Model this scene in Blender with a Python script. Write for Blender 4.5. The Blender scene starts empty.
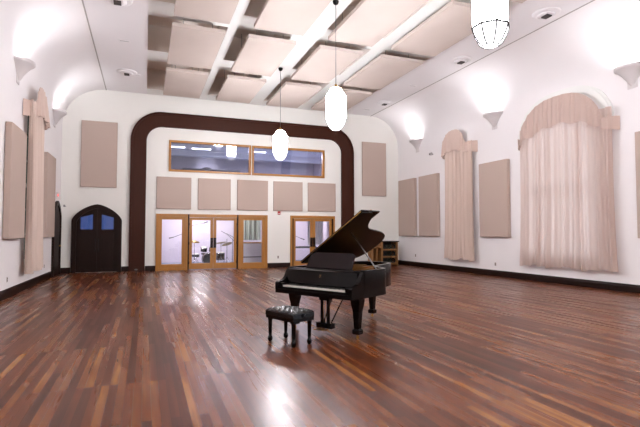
import bpy, bmesh, math, random
from mathutils import Vector, Matrix
random.seed(7)
PI = math.pi
C = bpy.context.scene.collection
XL, XR, D, YF = -3.0, 11.6, 19.9, -3.0      # left wall, right wall, far wall, wall behind
ZC, ZV, ZW = 7.15, 7.95, 5.65               # flat ceiling, coffer lid, springing of the cove

# ------------------------------------------------------------------ materials
def lin(h):
    h = h.lstrip('#'); o = []
    for i in (0, 2, 4):
        c = int(h[i:i+2], 16)/255
        o.append(c/12.92 if c <= .04045 else ((c+.055)/1.055)**2.4)
    return (*o, 1)
def newmat(name):
    m = bpy.data.materials.new(name); m.use_nodes = True
    return m, m.node_tree, m.node_tree.nodes['Principled BSDF']
def mat(name, col, rough=.6, metal=0, var=0., scale=8, bump=0., coat=0., spec=None, stretch=(1,1,1)):
    m, t, b = newmat(name); N, L = t.nodes, t.links
    b.inputs['Base Color'].default_value = lin(col); b.inputs['Roughness'].default_value = rough
    b.inputs['Metallic'].default_value = metal; b.inputs['Coat Weight'].default_value = coat
    b.inputs['Coat Roughness'].default_value = .08
    if spec is not None: b.inputs['Specular IOR Level'].default_value = spec
    tc = N.new('ShaderNodeTexCoord'); mp = N.new('ShaderNodeMapping'); mp.inputs['Scale'].default_value = stretch
    nz = N.new('ShaderNodeTexNoise'); nz.inputs['Scale'].default_value = scale; nz.inputs['Detail'].default_value = 4
    L.new(tc.outputs['Object'], mp.inputs[0]); L.new(mp.outputs[0], nz.inputs['Vector'])
    mx = N.new('ShaderNodeMix'); mx.data_type = 'RGBA'
    c = lin(col); k = 1-var
    mx.inputs['A'].default_value = (c[0]*k, c[1]*k, c[2]*k, 1)
    mx.inputs['B'].default_value = tuple(min(1, v*(1+var)) for v in c[:3])+(1,)
    L.new(nz.outputs['Fac'], mx.inputs['Factor']); L.new(mx.outputs['Result'], b.inputs['Base Color'])
    if bump:
        bp = N.new('ShaderNodeBump'); bp.inputs['Strength'].default_value = bump; bp.inputs['Distance'].default_value = .01
        L.new(nz.outputs['Fac'], bp.inputs['Height']); L.new(bp.outputs[0], b.inputs['Normal'])
    return m
def emit(name, col, s, mixwhite=None):
    m, t, b = newmat(name); b.inputs['Base Color'].default_value = lin(col)
    b.inputs['Emission Color'].default_value = lin(col); b.inputs['Emission Strength'].default_value = s
    b.inputs['Roughness'].default_value = .4
    return m
def cloth(name, col, trans, weave=260):
    m, t, b = newmat(name); N, L = t.nodes, t.links
    b.inputs['Base Color'].default_value = lin(col); b.inputs['Roughness'].default_value = .9
    b.inputs['Specular IOR Level'].default_value = .1; b.inputs['Sheen Weight'].default_value = .15
    tr = N.new('ShaderNodeBsdfTranslucent'); tr.inputs[0].default_value = lin(col)
    mx = N.new('ShaderNodeMixShader'); mx.inputs[0].default_value = trans
    nz = N.new('ShaderNodeTexNoise'); nz.inputs['Scale'].default_value = weave
    bp = N.new('ShaderNodeBump'); bp.inputs['Strength'].default_value = .12; bp.inputs['Distance'].default_value = .003
    tc = N.new('ShaderNodeTexCoord'); L.new(tc.outputs['Object'], nz.inputs['Vector'])
    L.new(nz.outputs['Fac'], bp.inputs['Height']); L.new(bp.outputs[0], b.inputs['Normal'])
    L.new(b.outputs[0], mx.inputs[1]); L.new(tr.outputs[0], mx.inputs[2])
    L.new(mx.outputs[0], N['Material Output'].inputs['Surface'])
    return m
def glassmat(name, tint='#ffffff', refl=1.5):
    m = bpy.data.materials.new(name); m.use_nodes = True; t = m.node_tree; t.nodes.clear(); N, L = t.nodes, t.links
    o = N.new('ShaderNodeOutputMaterial'); a = N.new('ShaderNodeBsdfTransparent'); a.inputs[0].default_value = lin(tint)
    g = N.new('ShaderNodeBsdfGlossy'); g.inputs['Roughness'].default_value = .02; g.inputs[0].default_value = (1,1,1,1)
    f = N.new('ShaderNodeFresnel'); f.inputs[0].default_value = refl
    mx = N.new('ShaderNodeMixShader'); L.new(f.outputs[0], mx.inputs[0]); L.new(a.outputs[0], mx.inputs[1])
    L.new(g.outputs[0], mx.inputs[2]); L.new(mx.outputs[0], o.inputs[0])
    return m
def floormat():
    m, t, b = newmat('plank_floor'); N, L = t.nodes, t.links
    tc = N.new('ShaderNodeTexCoord'); mp = N.new('ShaderNodeMapping'); mp.inputs['Rotation'].default_value = (0, 0, PI/2)
    L.new(tc.outputs['Object'], mp.inputs[0])
    br = N.new('ShaderNodeTexBrick'); br.inputs['Scale'].default_value = 1; br.offset = .37; br.offset_frequency = 3
    br.inputs['Brick Width'].default_value = 1.7; br.inputs['Row Height'].default_value = .075
    br.inputs['Mortar Size'].default_value = .0016; br.inputs['Mortar Smooth'].default_value = .2; br.inputs['Bias'].default_value = 0
    br.inputs['Color1'].default_value = (.12, .12, .12, 1); br.inputs['Color2'].default_value = (.88, .88, .88, 1); br.inputs['Mortar'].default_value = (.3, .3, .3, 1)
    L.new(mp.outputs[0], br.inputs['Vector'])
    cr = N.new('ShaderNodeValToRGB'); e = cr.color_ramp.elements
    e[0].position = 0; e[0].color = lin('#42200f'); e[1].position = 1; e[1].color = lin('#9c6632')
    for p, c in ((.25, '#532713'), (.5, '#653319'), (.75, '#753f20'), (.93, '#844f27')):
        x = e.new(p); x.color = lin(c)
    # grain along the boards
    mp2 = N.new('ShaderNodeMapping'); mp2.inputs['Scale'].default_value = (1, .035, 1)
    L.new(tc.outputs['Object'], mp2.inputs[0])
    nz = N.new('ShaderNodeTexNoise'); nz.inputs['Scale'].default_value = 17; nz.inputs['Detail'].default_value = 2.5
    L.new(mp2.outputs[0], nz.inputs['Vector'])
    md = N.new('ShaderNodeMath'); md.operation = 'MULTIPLY_ADD'; md.inputs[1].default_value = .75; md.inputs[2].default_value = -.37
    L.new(nz.outputs['Fac'], md.inputs[0])
    mp3 = N.new('ShaderNodeMapping'); mp3.inputs['Scale'].default_value = (1, .16, 1); L.new(tc.outputs['Object'], mp3.inputs[0])
    n3 = N.new('ShaderNodeTexNoise'); n3.inputs['Scale'].default_value = 3.2; n3.inputs['Detail'].default_value = 3
    L.new(mp3.outputs[0], n3.inputs['Vector'])
    m3 = N.new('ShaderNodeMath'); m3.operation = 'MULTIPLY_ADD'; m3.inputs[1].default_value = .9; m3.inputs[2].default_value = -.45
    L.new(n3.outputs['Fac'], m3.inputs[0])
    a1 = N.new('ShaderNodeMath'); a1.operation = 'ADD'; L.new(m3.outputs[0], a1.inputs[0]); L.new(md.outputs[0], a1.inputs[1])
    ad = N.new('ShaderNodeMath'); ad.operation = 'ADD'; ad.use_clamp = True
    L.new(br.outputs['Color'], ad.inputs[0]); L.new(a1.outputs[0], ad.inputs[1]); L.new(ad.outputs[0], cr.inputs[0])
    # seams
    mx = N.new('ShaderNodeMix'); mx.data_type = 'RGBA'; mx.inputs['B'].default_value = lin('#2a120c')
    L.new(br.outputs['Fac'], mx.inputs['Factor']); L.new(cr.outputs[0], mx.inputs['A'])
    L.new(mx.outputs['Result'], b.inputs['Base Color'])
    mr = N.new('ShaderNodeMapRange'); mr.inputs['To Min'].default_value = .33; mr.inputs['To Max'].default_value = .24
    L.new(ad.outputs[0], mr.inputs['Value']); L.new(mr.outputs[0], b.inputs['Roughness'])
    b.inputs['Specular IOR Level'].default_value = .29; b.inputs['Coat Weight'].default_value = 0
    return m

M = dict(
    wall=mat('lilac_white_plaster', '#ece8e8', .85, var=.015, scale=2, bump=.03),
    wallb=mat('cream_white_plaster', '#e9e7e1', .85, var=.015, scale=2, bump=.03),
    ceil=mat('ceiling_white', '#eae7e8', .85, var=.01, scale=2),
    beam=mat('beam_white', '#e8e8e4', .8, var=.01, scale=2),
    taupe=mat('coffer_taupe', '#ebe1d8', .9, var=.05, scale=3),
    floor=floormat(),
    base=mat('dark_baseboard_wood', '#1f0e09', .42, spec=.2, var=.1, scale=20, stretch=(1, 1, 8)),
    arch=mat('arch_brown_wood', '#3c1b0e', .5, spec=.2, var=.22, scale=22, bump=.05, stretch=(1, 1, .08)),
    darkdoor=mat('dark_stained_door', '#200e08', .45, spec=.2, var=.2, scale=18, stretch=(1, 1, .1)),
    oak=mat('honey_oak', '#a8712c', .4, var=.2, scale=24, bump=.05, stretch=(1, 1, .08)),
    oakd=mat('oak_reveal_shadow_side', '#8a5a22', .5, var=.15, scale=20, stretch=(1, 1, .08)),
    panel=mat('beige_acoustic_fabric', '#bba89d', .95, var=.04, scale=60, bump=.08, spec=.1),
    cpanel=mat('pale_ceiling_fabric', '#cabdb4', .95, var=.04, scale=1.6, bump=.1, spec=.1),
    cloth=cloth('curtain_cloth', '#decbc2', .42),
    clothd=cloth('lined_curtain_cloth', '#dbc7bb', .05), clothd2=cloth('lined_valance_cloth', '#d6bfb3', .05),
    cloth2=cloth('valance_cloth', '#d6bfb4', .25),
    metal=mat('grey_metal', '#8c8c8c', .35, 1, var=.05),
    seam=mat('seam_strip_grey', '#a8a39d', .7),
    chrome=mat('chrome', '#c8c8cc', .15, 1),
    brass=mat('brass', '#b08a4a', .3, 1, var=.1),
    dark=mat('dark_metal', '#1c1a1a', .45, .6, var=.1),
    plate=mat('dark_bronze_plate', '#2b201b', .35, .7, var=.1),
    sconce=mat('sconce_plaster', '#d5cfce', .7, var=.03, scale=12),
    ebony=mat('piano_polish', '#0a0606', .16, var=.1, spec=.22),
    lidu=mat('piano_lid_underside', '#0c0605', .3, var=.25, scale=12, spec=.1, stretch=(1, .1, 1)),
    desk=mat('piano_desk_reflection', '#1a1014', .22, var=.1, spec=.25),  # purplish reflection on the music desk painted in as a lighter base colour
    iron=mat('gilded_iron', '#b07a34', .32, .85, var=.2, scale=10),
    spruce=mat('spruce', '#a97a44', .5, var=.15, scale=20, stretch=(1, .08, 1)),
    felt=mat('red_felt', '#7a1f1c', .95),
    ivory=mat('ivory_keys', '#e8e4dc', .25, coat=.3),
    black=mat('black_keys', '#0a0a0a', .3),
    leather=mat('black_leather', '#0a0a0e', .17, var=.1, scale=120, bump=.05, spec=.5),
    rubber=mat('black_rubber', '#141414', .7),
    lilac=mat('studio_lilac_wall', '#d2c8d8', .85, var=.02, scale=2),
    bluew=mat('lounge_blue_wall', '#a8a5b0', .8, var=.02, scale=2),
    bluec=mat('lounge_ceiling', '#c4c8d4', .8, var=.02, scale=2),
    white=mat('white_laminate', '#e6e4ea', .5),
    greyc=cloth('grey_green_cloth', '#8f968e', .05),
    frame=mat('dark_window_paint', '#2f3a30', .5),
    glass=glassmat('clear_glass'), glassd=glassmat('reflective_glass', '#d4d4dc', 1.7),
    blueg=glassmat('outdoor_light_tint_glass', '#626c88', 1.5),  # bluish light from outdoors is put into the pane tint
    red=mat('red_plastic', '#b22620', .4), outlet=mat('outlet_plastic', '#b8aca4', .5),
    outletd=mat('outlet_socket', '#3c3634', .6),
    lampglass=emit('pendant_glass', '#faf9ff', 58.0), lamplow=emit('pendant_lower_glass', '#fbf8ff', 1.6), bulb=emit('bulb_light', '#fff6ea', 30),
    muntin=mat('lantern_lead', '#16130f', .9, 0), strip=emit('strip_light', '#eef2ff', 6),
    exitm=emit('exit_red', '#ff4a3a', 1.6),
    rack=mat('rack_wood', '#8a5f34', .5, var=.2, scale=18, stretch=(1, 1, .1)),
    racktop=mat('rack_top_wood', '#2d1c15', .4, var=.1),
    cable=mat('black_cable', '#121110', .5), cableg=mat('green_cable', '#29301f', .6),
    drum=mat('drum_shell', '#15151a', .2, coat=.4), skin=mat('drum_skin', '#d8d4cc', .6), cymbal=mat('cymbal_bronze', '#9c7d3c', .3, 1),
    sofa=mat('dark_upholstery', '#23222a', .9), desktop=mat('grey_desk', '#5f5c66', .5),
    rug=mat('grey_studio_carpet', '#7f8496', .95, var=.08, scale=40),
)

# ------------------------------------------------------------------ mesh helpers
class MB:
    def __init__(s): s.bm = bmesh.new(); s.mats = []
    def mi(s, m):
        if m not in s.mats: s.mats.append(m)
        return s.mats.index(m)
    def face(s, vs, m, smooth=False):
        try: f = s.bm.faces.new(vs)
        except ValueError: return None
        f.material_index = s.mi(m); f.smooth = smooth; return f
    def box(s, x0, x1, y0, y1, z0, z1, m='wall', X=None, bev=0):
        pts = [Vector(p) for p in ((x0,y0,z0),(x1,y0,z0),(x1,y1,z0),(x0,y1,z0),(x0,y0,z1),(x1,y0,z1),(x1,y1,z1),(x0,y1,z1))]
        if X: pts = [X @ p for p in pts]
        v = [s.bm.verts.new(p) for p in pts]; fs = []
        for q in ((3,2,1,0),(4,5,6,7),(0,1,5,4),(1,2,6,5),(2,3,7,6),(3,0,4,7)): fs.append(s.face([v[i] for i in q], m))
        if bev:
            r = bmesh.ops.bevel(s.bm, geom=list({e for f in fs for e in f.edges}), offset=bev, segments=2, affect='EDGES', profile=.6)
            for f in r['faces']: f.material_index = s.mi(m); f.smooth = True
        return s
    def prism(s, poly, h0, h1, m, plane='xy', X=None, smooth=False):
        def P(a, b, h):
            p = Vector((a, b, h)) if plane == 'xy' else Vector((a, h, b)) if plane == 'xz' else Vector((h, a, b))
            return X @ p if X else p
        a = [s.bm.verts.new(P(*q, h0)) for q in poly]; b = [s.bm.verts.new(P(*q, h1)) for q in poly]
        s.face(a[::-1], m); s.face(b, m); n = len(poly)
        for i in range(n): s.face([a[i], a[(i+1) % n], b[(i+1) % n], b[i]], m, smooth)
        return s
    def ring(s, outer, inner, h0, h1, m, plane='xy', X=None, closed=True):
        def P(q, h):
            a, b = q; p = Vector((a, b, h)) if plane == 'xy' else Vector((a, h, b)) if plane == 'xz' else Vector((h, a, b))
            return X @ p if X else p
        n = len(outer); V = [[s.bm.verts.new(P(q, h)) for q in L] for L in (outer, inner) for h in (h0, h1)]
        o0, o1, i0, i1 = V
        for i in range(n if closed else n-1):
            j = (i+1) % n
            s.face([o0[i], o0[j], o1[j], o1[i]], m); s.face([i0[j], i0[i], i1[i], i1[j]], m)
            s.face([o1[i], o1[j], i1[j], i1[i]], m); s.face([o0[j], o0[i], i0[i], i0[j]], m)
        if not closed:
            s.face([o0[0], o1[0], i1[0], i0[0]], m); s.face([o0[-1], i0[-1], i1[-1], o1[-1]], m)
        return s
    def lathe(s, prof, c=(0,0,0), n=20, m='wall', X=None, rot=0, smooth=True):
        R = []
        for r, z in prof:
            R.append([s.bm.verts.new((X @ p) if X else p) for p in
                [Vector((c[0]+r*math.cos(2*PI*k/n+rot), c[1]+r*math.sin(2*PI*k/n+rot), c[2]+z)) for k in range(n)]])
        for a, b in zip(R, R[1:]):
            for k in range(n): s.face([a[k], a[(k+1) % n], b[(k+1) % n], b[k]], m, smooth)
        s.face(R[0][::-1], m); s.face(R[-1], m)
        return s
    def tube(s, p0, p1, r, m, r1=None, n=10):
        p0, p1 = Vector(p0), Vector(p1); d = p1-p0
        X = Matrix.Translation(p0) @ d.to_track_quat('Z', 'Y').to_matrix().to_4x4()
        return s.lathe([(r, 0), (r if r1 is None else r1, d.length)], n=n, m=m, X=X)
    def path(s, pts, r, m, n=8, closed=False):
        pts = [Vector(p) for p in pts]; N = len(pts); rings = []
        for i, p in enumerate(pts):
            a = pts[(i-1) % N] if closed or i else p; b = pts[(i+1) % N] if closed or i < N-1 else p
            q = (b-a).to_track_quat('Z', 'Y')
            rings.append([s.bm.verts.new(p+q @ Vector((r*math.cos(2*PI*k/n), r*math.sin(2*PI*k/n), 0))) for k in range(n)])
        for i in range(N if closed else N-1):
            a, b = rings[i], rings[(i+1) % N]
            for k in range(n): s.face([a[k], a[(k+1) % n], b[(k+1) % n], b[k]], m, True)
        if not closed: s.face(rings[0][::-1], m); s.face(rings[-1], m)
        return s
    def grid(s, fn, nu, nv, m, smooth=True):
        V = [[s.bm.verts.new(fn(i/nu, j/nv)) for j in range(nv+1)] for i in range(nu+1)]
        for i in range(nu):
            for j in range(nv): s.face([V[i][j], V[i+1][j], V[i+1][j+1], V[i][j+1]], m, smooth)
        return s
    def build(s, name, parent=None, loc=None, rz=0, recalc=True):
        if recalc: bmesh.ops.recalc_face_normals(s.bm, faces=s.bm.faces)
        me = bpy.data.meshes.new(name); s.bm.to_mesh(me); s.bm.free()
        for k in s.mats: me.materials.append(M[k])
        o = bpy.data.objects.new(name, me); C.objects.link(o)
        if parent: o.parent = parent
        if loc: o.location = loc
        if rz: o.rotation_euler.z = rz
        return o
def tag(o, label=None, cat=None, group=None, kind=None):
    if label: o['label'] = label
    if cat: o['category'] = cat
    if group: o['group'] = group
    if kind: o['kind'] = kind
    return o
def empty(name, loc, rz=0, label=None, cat=None, group=None, kind=None):
    o = bpy.data.objects.new(name, None); o.empty_display_size = .1; C.objects.link(o)
    o.location = loc; o.rotation_euler.z = rz
    return tag(o, label, cat, group, kind)
def copy_tree(o, parent=None):
    c = o.copy(); C.objects.link(c)
    if parent: c.parent = parent
    for ch in list(o.children): copy_tree(ch, c)
    return c
class Maker:          # first request builds the thing, later ones copy it with its parts
    def __init__(s, fn): s.fn = fn; s.proto = None
    def __call__(s, loc, rz, label, cat, group=None):
        if s.proto is None: o = s.proto = s.fn()
        else: o = copy_tree(s.proto)
        o.location = loc; o.rotation_euler.z = rz
        if 'group' in o.keys(): del o['group']
        return tag(o, label, cat, group)
RR, RL = -PI/2, PI/2          # things on the right wall face -X, on the left wall +X

# ------------------------------------------------------------------ shell
def arch_fn(c, hw, zs, rise, p=2.0):
    return lambda a: zs + rise*max(0, 1-abs((a-c)/hw)**p)**(1/p)
def wall_cols(mb, axis, a0, a1, z1, d0, d1, ops, m):
    """solid wall from a0 to a1 with openings (a, b, z0, ztop or fn)"""
    cuts = {a0, a1}
    for o in ops:
        cuts |= {o[0], o[1]}
        if callable(o[3]):
            n = 16
            cuts |= {o[0]+(o[1]-o[0])*(1-math.cos(PI*k/n))/2 for k in range(n+1)}
    cuts = sorted(cuts)
    for p, q in zip(cuts, cuts[1:]):
        if q-p < 1e-6: continue
        mid = (p+q)/2; segs = []; z = (0, 0)
        for o in sorted((o for o in ops if o[0] < mid < o[1]), key=lambda o: o[2]):
            t = (o[3](p), o[3](q)) if callable(o[3]) else (o[3], o[3])
            segs.append((z, (o[2], o[2]))); z = t
        segs.append((z, (z1, z1)))
        for (b0, b1), (t0, t1) in segs:
            if t0-b0 < 1e-5 and t1-b1 < 1e-5: continue
            poly = [(p, b0), (q, b1), (q, t1), (p, t0)]
            mb.prism(poly, d0, d1, m, 'xz' if axis == 'x' else 'yz')

BIG, SMALL = arch_fn(10.47, 1.37, 3.9, 1.1, 2.6), arch_fn(15.35, .58, 4.3, .8, 2.4)
LS = -1.15      # the left wall's wide window sits nearer the camera
SMALLL = arch_fn(14.95, .58, 4.3, .8, 2.4)
BIGL = arch_fn(10.47+LS, 1.37, 3.9, 1.1, 2.6)
def side_ops(sgn):
    if sgn < 0: return [(9.1+LS, 11.84+LS, .75, BIGL), (14.37, 15.53, .8, SMALLL), (-1.2, 1.9, .75, arch_fn(.35, 1.6, 4.1, 1.25, 2.6))]
    return [(9.1, 11.84, .75, BIG), (14.77, 15.93, .8, SMALL), (-1.2, 1.9, .75, arch_fn(.35, 1.6, 4.1, 1.25, 2.6))]
def cove(mb, sgn):
    x0 = XR if sgn > 0 else XL; r = 1.5; n = 40
    P = [(x0-sgn*r*(1-math.cos(t)), ZW+r*math.sin(t)) for t in [PI/2*k/n for k in range(n+1)]]
    Q = [(x0+sgn*.2, ZW), (x0+sgn*.2, ZW+r+.2), (x0-sgn*r, ZW+r+.2)]
    mb.ring([(x+sgn*.0, z) for x, z in P], [(x0+sgn*.3, ZW)]+[(x0+sgn*.3-sgn*.001*k, ZW+r*k/n+.2*k/n) for k in range(1, n)]+[(x0-sgn*r, ZW+r+.2)], YF, D, 'wall', 'xz', closed=False)
    for f in mb.bm.faces:
        if abs(f.normal.y) < .5: f.smooth = False
for nm, sgn, lb in (('wall_right', 1, 'white plaster wall with tall curtained arched windows, on the right, curving into the ceiling'),
                    ('wall_left', -1, 'white plaster wall with the narrow curtained window, on the left, curving into the ceiling')):
    mb = MB(); x = XR if sgn > 0 else XL
    wall_cols(mb, 'y', YF-.2, D, ZW, x, x+sgn*.3, side_ops(sgn), 'wall')
    tag(mb.build(nm), lb, 'wall', kind='structure')
    mb = MB(); cove(mb, sgn)
    tag(mb.build('trim_%d' % (7 if sgn > 0 else 8)), 'white curved cove between the %s wall and the flat ceiling' % nm[5:], 'cove', kind='structure')
mb = MB()
wall_cols(mb, 'x', XL-.3, XR+.3, 8.3, D, D+.2, [(-2.5, -.95, .02, arch_fn(-1.725, .78, 1.85, .65, 1.6)),
    (.44, 5.0, .0, 2.28), (6.09, 8.18, .0, 2.28), (.9, 4.26, 4.07, 5.3), (4.34, 7.68, 4.07, 5.3)], 'wallb')
tag(mb.build('wall_back'), 'cream white end wall with the brown wooden arch, doors and upper windows', 'wall', kind='structure')
mb = MB(); mb.box(XL-.3, XR+.3, YF-.2, YF, 0, 8.3, 'wallb')
tag(mb.build('wall_front'), 'plain white end wall behind the camera, opposite the brown arch', 'wall', kind='structure')
mb = MB(); mb.box(XL-.3, XR+.3, YF-.2, D+.05, -.12, 0, 'floor')
tag(mb.build('floor'), 'glossy red-brown hardwood strip floor running towards the arch', 'floor', kind='structure')

# coffered ceiling
CX = [(0, 2.06), (2.32, 3.85), (4.65, 6.42), (6.87, 8.5)]
CY = [(-1.7, .9), (1.9, 4.7), (5.5, 8.3), (9.2, 11.74), (12.61, 15.06), (15.95, 19.15)]
mb = MB()
xs = [XL+1.5] + [v for c in CX for v in c] + [XR-1.5]
ys = [YF] + [v for c in CY for v in c] + [D]
for i in range(len(xs)-1):
    for j in range(len(ys)-1):
        hole = i % 2 == 1 and j % 2 == 1
        x0, x1, y0, y1 = xs[i], xs[i+1], ys[j], ys[j+1]
        inner = 0 < i < len(xs)-2
        if not hole:
            mb.face([mb.bm.verts.new(p) for p in ((x0, y0, ZC), (x0, y1, ZC), (x1, y1, ZC), (x1, y0, ZC))], 'beam' if inner else 'ceil')
        else:
            v = [mb.bm.verts.new(p) for p in ((x0, y0, ZC), (x1, y0, ZC), (x1, y1, ZC), (x0, y1, ZC))]
            w = [mb.bm.verts.new((p.co.x, p.co.y, ZV)) for p in v]
            for k in range(4): mb.face([v[k], v[(k+1) % 4], w[(k+1) % 4], w[k]], 'taupe')
            mb.face(w, 'taupe')
mb.box(XL-.3, XR+.3, YF-.2, D+.2, ZV+.02, ZV+.12, 'ceil')
tag(mb.build('ceiling', recalc=False), 'white ceiling of beams with recessed taupe coffers between two coves', 'ceiling', kind='structure')
for k, x in enumerate((XL+1.5, XR-1.5)):
    mb = MB(); mb.box(x-.018, x+.018, YF, D, ZC-.010, ZC+.01, 'seam')
    tag(mb.build('trim_%d' % (k+1)), 'thin grey seam strip where the %s cove meets the flat ceiling' % ('left' if k == 0 else 'right'), 'trim', kind='structure')

# baseboards
def baseboard(nm, lb, segs, axis):
    mb = MB()
    for a, b in segs:
        prof = [(0, 0), (.035, 0), (.035, .15), (.022, .185), (.02, .21), (0, .21)]
        if axis == 'x': poly = [(D-p, z) for p, z in prof]; mb.prism(poly, a, b, 'base', 'yz')
        elif axis == 'r': poly = [(XR-p, z) for p, z in prof]; mb.prism(poly, a, b, 'base', 'xz')
        else: poly = [(XL+p, z) for p, z in prof]; mb.prism(poly, a, b, 'base', 'xz')
    tag(mb.build(nm), lb, 'baseboard', kind='structure')
baseboard('baseboard_right', 'dark wooden baseboard along the right wall', [(YF, D)], 'r')
baseboard('baseboard_left', 'dark wooden baseboard along the left wall', [(YF, 18.15)], 'l')
baseboard('baseboard_back', 'dark wooden baseboard along the end wall between doors and arch', [(XL, -2.62), (-.84, -.58), (.03, .43), (5.02, 6.07), (8.2, 8.5), (9.17, XR)], 'x')

# the big brown arch
def rrect(x0, x1, z1, r, n=14):
    P = [(x0, 0)]
    P += [(x0+r-r*math.cos(t), z1-r+r*math.sin(t)) for t in [PI/2*k/n for k in range(n+1)]]
    P += [(x1-r+r*math.sin(t), z1-r+r*math.cos(t)) for t in [PI/2*k/n for k in range(n+1)]]
    return P+[(x1, 0)]
mb = MB()
mb.ring(rrect(-.58, 9.16, 6.44, 1.2), rrect(-.50, 9.08, 6.36, 1.12), D-.12, D, 'arch', 'xz', closed=False)
mb.ring(rrect(-.50, 9.08, 6.36, 1.12), rrect(-.12, 8.70, 5.98, .74), D-.075, D, 'arch', 'xz', closed=False)
mb.ring(rrect(-.12, 8.70, 5.98, .74), rrect(.02, 8.54, 5.84, .6), D-.10, D, 'arch', 'xz', closed=False)
tag(mb.build('trim_3'), 'broad dark brown wooden arch with rounded corners framing the end wall', 'arch trim', kind='structure')

# ------------------------------------------------------------------ rooms beyond the end wall
def room(name, x0, x1, y0, y1, z0, z1, mw, mc, mf, txt):
    for nm, a in (('wall_far', (x0, x1, y1, y1+.1, z0, z1, mw)), ('wall_far_left', (x0-.1, x0, y0, y1+.1, z0, z1, mw)),
                  ('wall_far_right', (x1, x1+.1, y0, y1+.1, z0, z1, mw)), ('ceiling_far', (x0-.1, x1+.1, y0, y1+.1, z1, z1+.1, mc)),
                  ('floor_far', (x0-.1, x1+.1, y0, y1+.1, z0-.1, z0, mf))):
        mb = MB(); mb.box(*a); 
        side = {'wall_far': 'far wall', 'wall_far_left': 'left wall', 'wall_far_right': 'right wall', 'ceiling_far': 'ceiling', 'floor_far': 'floor'}[nm]
        tag(mb.build(nm), '%s of the %s' % (side, txt), side.split()[-1], kind='structure')
room('s', -.3, 9.2, D+.2, 25.2, 0, 2.95, 'lilac', 'white', 'rug', 'lilac-white drum studio seen through the oak glass doors')
room('u', .2, 9.0, D+.2, 25.0, 3.6, 5.55, 'bluew', 'bluec', 'rug', 'bluish upper room seen through the long oak windows')
# ledge / beam across the upper room
mb = MB(); mb.box(.2, 9.0, 23.3, 23.7, 5.30, 5.55, 'bluec')
tag(mb.build('trim_4'), 'pale blue-grey ceiling beam crossing the upper room', 'beam', kind='structure')

def light(name, typ, loc, energy, color=(1, 1, 1), size=.3, rot=(0, 0, 0), **k):
    d = bpy.data.lights.new(name, typ); d.energy = energy; d.color = color
    if typ == 'AREA':
        d.size = size
        if 'sy' in k: d.shape = 'RECTANGLE'; d.size_y = k['sy']
    elif typ in ('POINT', 'SPOT'): d.shadow_soft_size = size
    if typ == 'SPOT': d.spot_size = k.get('angle', 2); d.spot_blend = k.get('blend', 1)
    o = bpy.data.objects.new(name, d); C.objects.link(o); o.location = loc; o.rotation_euler = rot
    return o

def make_downlight():
    r = empty('ceiling_downlight', (0, 0, 0))
    mb = MB(); mb.lathe([(.14, 0), (.14, -.03), (.11, -.035)], m='white', n=20); mb.build('trim_ring', r)
    mb = MB(); mb.lathe([(.10, -.036), (.10, -.05), (.07, -.06)], m='bulb', n=20); mb.build('lens', r)
    return r
dl = Maker(make_downlight)
for x, y, z, lb in ((1.2, 23.6, 2.95, 'above the left sidelight'), (2.6, 23.9, 2.95, 'above the drum kit'), (4.6, 24.0, 2.95, 'above the white bench'),
                    (6.7, 24.2, 2.95, 'behind the left leaf of the right oak doors'), (8.0, 23.6, 2.95, 'behind the right leaf of the right oak doors')):
    dl((x, y, z), 0, 'small round ceiling downlight in the studio, '+lb, 'ceiling light', 'studio downlights')
    light('downlight_beam', 'AREA', (x, y, z-.08), 30 if x == 2.6 else 12, (.97, .95, 1), .25)
for x, y in ((1.25, 22.3), (2.45, 22.4), (5.1, 22.3)):
    r = empty('ceiling_strip_lamp', (x, y, 5.55), 0, 'long bright ceiling strip lamp behind the upper window, %s' % {1.25: 'at its left end', 2.45: 'in its middle', 5.1: 'behind the right-hand pane'}[x], 'ceiling light', 'upper room strip lamps')
    mb = MB(); mb.box(-.45, .45, -.1, .1, -.05, 0, 'white'); mb.build('housing', r)
    mb = MB(); mb.box(-.43, .43, -.08, .08, -.075, -.05, 'strip', bev=.01); mb.build('tube_cover', r)
light('lounge_light', 'AREA', (4.0, 21.6, 5.4), 90, (.95, .95, 1), 2.5)
light('lounge_wall_light', 'SPOT', (3.0, 23.9, 4.2), 90, (.95, .95, 1), .1, (math.radians(115), 0, 0), angle=1.2, blend=1)
light('lounge_light_b', 'AREA', (7.2, 22.0, 5.4), 110, (.97, .93, 1), .5)

# ------------------------------------------------------------------ doors and windows in the end wall
def frame_rect(mb, x0, x1, z0, z1, w, y0, y1, m, bottom=True, wt=None, wb=None):
    wt = w if wt is None else wt; wb = w if wb is None else wb
    mb.box(x0, x0+w, y0, y1, z0, z1, m, bev=.004); mb.box(x1-w, x1, y0, y1, z0, z1, m, bev=.004)
    mb.box(x0+w, x1-w, y0, y1, z1-wt, z1, m, bev=.004)
    if bottom: mb.box(x0+w, x1-w, y0, y1, z0, z0+wb, m, bev=.004)
def fixed_window(nm, x0, x1, z0, z1, w, glass, lb, ww=None, z0g=None):
    r = empty(nm, (x0, D, z0), 0, lb, 'window', kind='structure'); W, H = x1-x0, z1-z0
    mb = MB(); frame_rect(mb, 0, W, 0, H, w, -.06, .14, 'oak', wt=w if ww is None else ww, wb=w if ww is None else ww)
    mb.build('window_frame', r)
    h2 = H/2-w+.015
    mb = MB(); mb.box(w-.01, W-w+.01, -.006, .006, -h2, h2, glass, X=Matrix.Translation((0, .05, H/2)) @ Matrix.Rotation(math.radians(8.2), 4, 'X')); mb.build('pane', r)
    return r
fixed_window('window_1', .88, 4.28, 4.04, 5.33, .085, 'glassd', 'long oak-framed upper window on the left of the end wall')
fixed_window('window_2', 4.32, 7.70, 4.04, 5.33, .085, 'glassd', 'long oak-framed upper window behind the far hanging lantern')
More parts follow.
